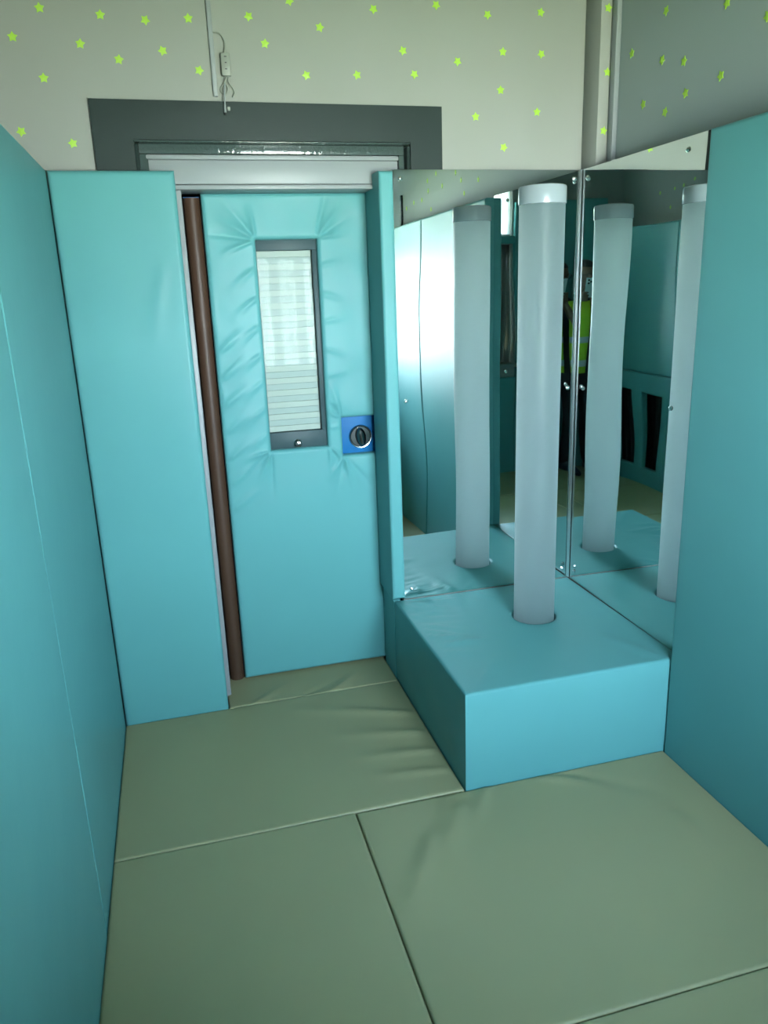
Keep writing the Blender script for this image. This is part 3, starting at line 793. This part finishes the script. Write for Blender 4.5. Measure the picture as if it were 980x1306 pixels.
# ------------------------------------------------------------------ window behind the camera
win = struct(empty('window_1', ((WX0 + WX1) / 2, -0.60, WZ0)))
win['label'] = 'white window with narrow upright panes behind the photographer'
fw = 0.05
for (a, b, c, d) in ((WX0, WX1, WZ1 - fw, WZ1), (WX0, WX1, WZ0, WZ0 + fw), (WX0, WX0 + fw, WZ0 + fw, WZ1 - fw), (WX1 - fw, WX1, WZ0 + fw, WZ1 - fw)):
    box('window_frame', a, b, -0.64, -0.58, c, d, M['white_plastic'], win, bev=0.004)
muls = [0.470, 0.685, 0.900, 1.115, 1.330]; mw = 0.038
for x in muls: box('mullion', x - mw, x + mw, -0.635, -0.585, WZ0 + fw, WZ1 - fw, M['white_plastic'], win, bev=0.004)
edges = [WX0 + fw] + [q for x in muls for q in (x - mw, x + mw)] + [WX1 - fw]
for a, b in zip(edges[0::2], edges[1::2]):
    cx = (a + b) / 2
    box('glazing_bar', cx - 0.005, cx + 0.005, -0.62, -0.60, WZ0 + fw, WZ1 - fw, M['white_plastic'], win)
    box('glazing_bar', a, b, -0.6195, -0.6005, 1.72, 1.732, M['white_plastic'], win)
    box('pane', a, b, -0.612, -0.608, WZ0 + fw, WZ1 - fw, M['glass'], win)
box('window_sill', WX0 - 0.01, WX1 + 0.06, -0.575, YF + 0.02, WZ0 - 0.03, WZ0 - 0.001, M['white_plastic'], win, bev=0.004)
tg = box('window_head_pad', 0.207, XRP, YF - T, YF, 1.921, 1.985, M['vinyl'], bev=0.01, seg=3)
tag(tg, 'narrow teal padded strip along the top of the window, seen in the mirror', 'wall pad')
box('transom', WX0, WX1, -0.70, YF - T - 0.001, WZ1, 1.985, M['white_plastic'], win)
box('window_frame', WX0, WX1, -0.64, -0.58, BZ1 - fw, BZ1, M['white_plastic'], win, bev=0.004)
for a in (WX0, WX1 - fw): box('window_frame', a, a + fw, -0.64, -0.58, 1.985, BZ1 - fw, M['white_plastic'], win, bev=0.004)
box('pane', WX0 + fw, WX1 - fw, -0.612, -0.608, 1.985, BZ1 - fw, M['glass'], win)
# white roller blind drawn over the upper light: thin translucent cloth, roller and bottom bar
bl = empty('roller_blind', ((WX0 + WX1) / 2, -0.53, 1.99))
tag(bl, 'white translucent roller blind over the upper part of the window, seen in the mirror', 'blind')
bl_c = box('blind_cloth', WX0 + 0.008, WX1 - 0.008, -0.531, -0.530, 2.0, BZ1 - 0.02, M['blind'], bl)
box('bottom_bar', WX0 + 0.006, WX1 - 0.006, -0.536, -0.525, 1.987, 2.0, M['white_plastic'], bl, bev=0.003)
v, f = sweep([(WX0 + 0.006, -0.545, BZ1 - 0.022), (WX1 - 0.006, -0.545, BZ1 - 0.022)], 0.014, 14)
me = bpy.data.meshes.new('roller'); me.from_pydata([tuple(Vector(q) - wloc(bl)) for q in v], [], f); link('roller', me, M['white_plastic'], bl, smooth=60)
# taupe curtain gathered at the window's side
V = []; F = []
npt = 140
for i in range(npt + 1):
    x = 0.232 + 0.30 * i / npt; y = -0.535 + 0.020 * math.sin(i / npt * 2 * PI * 7.5)
    for z, k in ((WZ0 + 0.006, 1.0), (1.4, 0.9), (WZ1 - 0.005, 0.7)):
        V.append((x - 0.425, -0.535 + (y + 0.535) * k + 0.535, z - WZ0))
for i in range(npt):
    for j in range(2):
        a = i * 3 + j; F.append((a, a + 3, a + 4, a + 1))
me = bpy.data.meshes.new('curtain'); me.from_pydata(V, [], F)
cu = link('curtain', me, M['curtain'], None, (0.425, -0.535, WZ0), smooth=80)
so = cu.modifiers.new('thick', 'SOLIDIFY'); so.thickness = 0.003
tag(cu, 'gathered taupe curtain at the side of the window, seen in the mirror', 'curtain')

# outside
struct(box('floor_lawn', -3, 9, -14.5, -12, -1.0, -0.9, M['grass']))
def tree(x, y, h, rad_, seed, label):
    rgt = random.Random(seed)
    root = empty('tree', (x, y, -0.9)); tag(root, label, 'tree', 'trees outside the window')
    v, f = sweep([(0, 0, 0), (0.05, 0.02, h * 0.4), (0, 0, h * 0.8)], [0.16, 0.12, 0.05], 10)
    me = bpy.data.meshes.new('trunk'); me.from_pydata(v, [], f); link('trunk', me, M['bark'], root, smooth=60)
    V = []; F = []
    for k in range(260):
        while True:
            p = Vector((rgt.uniform(-1, 1), rgt.uniform(-1, 1), rgt.uniform(-1, 1)))
            if 0.35 < p.length < 1: break
        c = Vector((p.x * rad_, p.y * rad_, h * 0.62 + p.z * h * 0.38))
        s = rgt.uniform(0.08, 0.16)
        a = Vector((rgt.uniform(-1, 1), rgt.uniform(-1, 1), rgt.uniform(-1, 1))).normalized(); b = a.orthogonal().normalized()
        i = len(V); V += [tuple(c - a * s), tuple(c + b * s * 0.5), tuple(c + a * s), tuple(c - b * s * 0.5)]; F.append((i, i + 1, i + 2, i + 3))
    me = bpy.data.meshes.new('foliage'); me.from_pydata(V, [], F); link('foliage', me, M['leaf'], root)
tree(0.4, -13.0, 3.0, 1.1, 1, 'small leafy tree beyond the window, on the left as seen through it')
tree(5.9, -13.6, 3.2, 1.2, 3, 'small leafy tree beyond the window, on the right as seen through it')

# ------------------------------------------------------------------ the photographer, seen in the mirrors
BX = -0.09
HD = -0.034     # the hands close on the tilted phone
per = empty('person', (BX, -0.25, 0.0))
tag(per, 'person in a yellow hi-vis vest holding up a phone, reflected in the mirror corner', 'person')
po_ = Vector(per.location)
def baked(name, parts, vox, material, parent, smooth_it=6):
    me = mesh_vf(name, parts)
    o = bpy.data.objects.new(name, me); C.objects.link(o)
    r = o.modifiers.new('r', 'REMESH'); r.mode = 'VOXEL'; r.voxel_size = vox
    s = o.modifiers.new('s', 'SMOOTH'); s.iterations = smooth_it; s.factor = 0.5
    dg = bpy.context.evaluated_depsgraph_get()
    nm = bpy.data.meshes.new_from_object(o.evaluated_get(dg))
    bpy.data.objects.remove(o)
    nm.name = name
    for p in nm.polygons: p.use_smooth = True
    off = Vector((0, 0, 0)) if parent is None else wloc(parent)
    nm.transform(Matrix.Translation(-off))
    return link(name, nm, material, parent)
PYC = -0.25
def head_mesh(c):
    V = []; F = []; nl, na = 28, 40
    for i in range(nl + 1):
        th = PI * i / nl
        for k in range(na):
            ph_ = 2 * PI * k / na
            x, y, z = math.sin(th) * math.cos(ph_), math.sin(th) * math.sin(ph_), math.cos(th)
            X, Y, Z = 0.076 * x, 0.098 * y, 0.118 * z
            if z < 0:
                X *= 1 + 0.28 * z; Y *= 1 + 0.10 * z if y > 0 else 1 + 0.45 * z
            if y > 0:
                Y += 0.024 * math.exp(-(X / 0.013) ** 2 - ((Z + 0.022) / 0.022) ** 2)
                Y += 0.006 * math.exp(-((Z - 0.018) / 0.010) ** 2 - (X / 0.05) ** 2)
                for s in (-1, 1): Y -= 0.010 * math.exp(-((X - s * 0.031) / 0.014) ** 2 - ((Z - 0.001) / 0.011) ** 2)
                Y += 0.006 * math.exp(-(X / 0.022) ** 2 - ((Z + 0.058) / 0.006) ** 2) + 0.006 * math.exp(-(X / 0.022) ** 2 - ((Z + 0.072) / 0.006) ** 2)
                Y += 0.008 * math.exp(-(X / 0.025) ** 2 - ((Z + 0.100) / 0.014) ** 2)
            V.append((c[0] + X, c[1] + Y, c[2] + Z))
    for i in range(nl):
        for k in range(na): F.append((i * na + k, (i + 1) * na + k, (i + 1) * na + (k + 1) % na, i * na + (k + 1) % na))
    return V, F
HC = (BX, PYC - 0.005, 1.645)
sw = sweep
parts = [head_mesh(HC)]
for s in (-1, 1):   # ears
    parts.append(sw([(BX + s * 0.076, PYC - 0.012, 1.622), (BX + s * 0.080, PYC - 0.018, 1.648), (BX + s * 0.078, PYC - 0.016, 1.668)], [(0.006, 0.011), (0.007, 0.016), (0.006, 0.012)], 10))
parts.append(sw([(BX, PYC - 0.02, 1.40), (BX, PYC - 0.022, 1.48), (BX, PYC - 0.015, 1.58)], [(0.075, 0.065), (0.058, 0.058), (0.054, 0.056)], 16))
parts.append(sw([(BX, PYC, 0.90), (BX, PYC, 1.02), (BX, PYC, 1.15), (BX, PYC, 1.30), (BX, PYC - 0.01, 1.42)], [(0.150, 0.100), (0.140, 0.095), (0.150, 0.105), (0.165, 0.108), (0.130, 0.075)], 24))
TW = {}
for s in (-1, 1):
    sh = Vector((BX + (0.185 if s > 0 else -0.160), PYC - 0.01, 1.405)); el = Vector((BX + (0.235 if s > 0 else -0.160), PYC + (0.055 if s > 0 else 0.11), 1.16)); wr_ = Vector((s * 0.085, -0.075 + HD, 1.425))
    TW[s] = (sh, el, wr_)
    parts.append(sw([(BX + s * 0.10, PYC - 0.01, 1.41), sh, sh.lerp(el, 0.5), el], [0.055, 0.056, 0.046, 0.038], 14))
    parts.append(sw([el, el.lerp(wr_, 0.35), wr_], [0.038, 0.040, 0.026], 14))
    # palm behind the phone's lower edge and the fingers wrapping its back
    pc = Vector((s * 0.052, -0.045 + HD, 1.490))
    parts.append(sw([wr_, wr_.lerp(pc, 0.5), pc], [(0.026, 0.020), (0.034, 0.018), (0.036, 0.015)], 12))
    for k in range(4):
        z = 1.516 - 0.021 * k; ln = (0.92, 1.0, 0.96, 0.8)[k]
        parts.append(sw([(s * 0.060, -0.046 + HD, z - 0.004), (s * 0.064, -0.020 + HD, z), (s * 0.056, 0.003 + HD, z + 0.002), (s * (0.056 - 0.022 * ln), 0.010 + HD, z + 0.003), (s * (0.056 - 0.040 * ln), 0.008 + HD, z + 0.002)],
                        [0.0095, 0.0092, 0.0086, 0.0080, 0.0070], 10))
    parts.append(sw([(s * 0.056, -0.060 + HD, 1.482), (s * 0.050, -0.066 + HD, 1.512), (s * 0.036, -0.050 + HD, 1.536), (s * 0.024, -0.038 + HD, 1.556)], [0.012, 0.011, 0.0095, 0.008], 10))
    # legs and feet
    parts.append(sw([(BX + s * 0.085, PYC, 0.92), (BX + s * 0.095, PYC + 0.005, 0.72), (BX + s * 0.10, PYC + 0.01, 0.50), (BX + s * 0.10, PYC - 0.01, 0.32), (BX + s * 0.10, PYC - 0.02, 0.09)], [0.090, 0.078, 0.056, 0.052, 0.036], 14))
    parts.append(sw([(BX + s * 0.10, PYC - 0.04, 0.045), (BX + s * 0.105, PYC + 0.06, 0.04), (BX + s * 0.112, PYC + 0.15, 0.032)], [(0.034, 0.038), (0.040, 0.030), (0.036, 0.022)], 12))
body = baked('body', parts, 0.0055, M['skin'], per, 4)
# hair: a cap over the skull
hv, hf = head_mesh((0, 0, 0))
keep = []
hv2 = [tuple(Vector(v) * 1.075 + Vector(HC)) for v in hv]
def hairy(v): return (v[2] > 0.052) or (v[1] < -0.012 and v[2] > -0.045)
hf2 = [f for f in hf if all(hairy(hv[i]) for i in f)]
me = bpy.data.meshes.new('hair'); me.from_pydata([tuple(Vector(v) - po_) for v in hv2], [], hf2)
link('hair', me, M['hair'], per, smooth=80)
# glasses
gp = []
for s in (-1, 1):
    ring = [(BX + s * 0.032 + 0.021 * math.cos(a), HC[1] + 0.108, HC[2] + 0.002 + 0.017 * math.sin(a)) for a in [2 * PI * k / 20 for k in range(21)]]
    gp.append(sw(ring, 0.0018, 6)); gp.append(sw([(BX + s * 0.053, HC[1] + 0.106, HC[2] + 0.006), (BX + s * 0.076, HC[1] + 0.08, HC[2] + 0.008), (BX + s * 0.081, HC[1] - 0.01, HC[2] + 0.008)], 0.0018, 6))
gp.append(sw([(BX - 0.011, HC[1] + 0.110, HC[2] + 0.005), (BX + 0.011, HC[1] + 0.110, HC[2] + 0.005)], 0.0018, 6))
me = mesh_vf('glasses', gp); me.transform(Matrix.Translation(-po_)); link('glasses', me, M['black'], per, smooth=80)
# shirt with rolled sleeves, trousers, shoes, vest
pt = [sw([(BX, PYC, 0.90), (BX, PYC, 1.02), (BX, PYC, 1.15), (BX, PYC, 1.30), (BX, PYC - 0.008, 1.425)], [(0.168, 0.116), (0.160, 0.112), (0.168, 0.120), (0.182, 0.124), (0.135, 0.088)], 24),
      sw([(BX, PYC - 0.02, 1.44), (BX, PYC - 0.022, 1.49)], [(0.07, 0.068), (0.064, 0.064)], 16)]
for s in (-1, 1):
    sh, el, wr_ = TW[s]
    pt.append(sw([(BX + s * 0.09, PYC - 0.01, 1.405), sh, sh.lerp(el, 0.5), el, ], [0.064, 0.068, 0.060, 0.052], 14))
    pt.append(sw([el, el.lerp(wr_, 0.22)], [0.052, 0.050], 14))
baked('shirt', pt, 0.008, M['navy'], per, 3)
pt = [sw([(BX, PYC, 0.86), (BX, PYC, 0.99)], [(0.175, 0.120), (0.168, 0.116)], 24)]
for s in (-1, 1):
    pt.append(sw([(BX + s * 0.085, PYC, 0.90), (BX + s * 0.098, PYC + 0.005, 0.72), (BX + s * 0.104, PYC + 0.01, 0.50), (BX + s * 0.104, PYC - 0.008, 0.30), (BX + s * 0.104, PYC - 0.015, 0.11)], [0.100, 0.092, 0.076, 0.070, 0.064], 16))
baked('trousers', pt, 0.008, M['navy'], per, 3)
for s in (-1, 1):
    baked('shoe', [sw([(BX + s * 0.10, PYC - 0.05, 0.048), (BX + s * 0.106, PYC + 0.06, 0.044), (BX + s * 0.113, PYC + 0.16, 0.034)], [(0.044, 0.046), (0.050, 0.040), (0.044, 0.030)], 14),
                   sw([(BX + s * 0.10, PYC - 0.02, 0.06), (BX + s * 0.10, PYC - 0.02, 0.11)], [0.048, 0.046], 14)], 0.007, M['shoe'], per, 2)
# vest: open shell with a gap in front
def vest_ring(z):
    zs = [0.86, 1.02, 1.15, 1.30, 1.40, 1.455]; a = [0.196, 0.186, 0.192, 0.206, 0.188, 0.13]; b = [0.140, 0.134, 0.140, 0.145, 0.122, 0.09]
    return float(np.interp(z, zs, a)), float(np.interp(z, zs, b))
def vest_shell(name, z0, z1, off, material, parent, nz, gap=0.16):
    V = []; F = []; nk = 60
    for j in range(nz + 1):
        z = z0 + (z1 - z0) * j / nz; ra, rb = vest_ring(z)
        for k in range(nk + 1):
            a = PI / 2 + gap + (2 * PI - 2 * gap) * k / nk
            rr = 1 + 0.012 * math.sin(9 * a) * (1.4 - z)
            V.append((BX + (ra + off) * rr * math.cos(a), PYC + (rb + off) * rr * math.sin(a), z))
    for j in range(nz):
        for k in range(nk):
            i = j * (nk + 1) + k
            x = V[i][0] - BX; z = V[i][2]
            if z > 1.19 and abs(x) > 0.142: continue         # arm holes
            F.append((i, i + 1, i + nk + 2, i + nk + 1))
    o0 = wloc(parent)
    me = bpy.data.meshes.new(name); me.from_pydata([tuple(Vector(v) - o0) for v in V], [], F)
    o = link(name, me, material, parent, smooth=80)
    md = o.modifiers.new('thick', 'SOLIDIFY'); md.thickness = 0.002
    return o
vest = vest_shell('vest', 0.862, 1.452, 0.0, M['hivis'], per, 40)
vest_shell('reflective_band', 0.915, 0.965, 0.004, M['reflect'], vest, 4)
vest_shell('reflective_band', 1.105, 1.155, 0.004, M['reflect'], vest, 4)

# phone in the hands: camera lens at the viewpoint
ph = empty('phone', (0, -0.012, CAMH))
tag(ph, 'pale phone held up by the person in the mirrors', 'phone')
pitch = math.asin(-fwd.z)
def ppart(name, x0, x1, y0, y1, z0, z1, material, bev, seg=3):
    bm = bmesh.new(); bm_box(bm, x0, x1, y0, y1, z0, z1, bev, seg)
    return link(name, from_bm(name, bm), material, ph, smooth=40)
ppart('phone_body', -0.037, 0.037, -0.012, -0.003, -0.128, 0.030, M['phone'], 0.003)
ppart('screen', -0.034, 0.034, -0.0128, -0.0119, -0.124, 0.026, M['lens'], 0.0003, 1)
lm = lathe_mesh('lens', [(0, 0), (0.008, 0), (0.008, 0.002), (0.006, 0.0022), (0, 0.0018)], 20)
for k, (lx, lz) in enumerate(((0.0, 0.0), (0.018, 0.012), (0.018, -0.012))):
    l = link('lens', lm, M['lens'], ph, (lx, -0.0035, lz), smooth=40 if k == 0 else None); l.rotation_euler = (-PI / 2, 0, 0)
ph.rotation_euler = (-pitch, 0, 0)
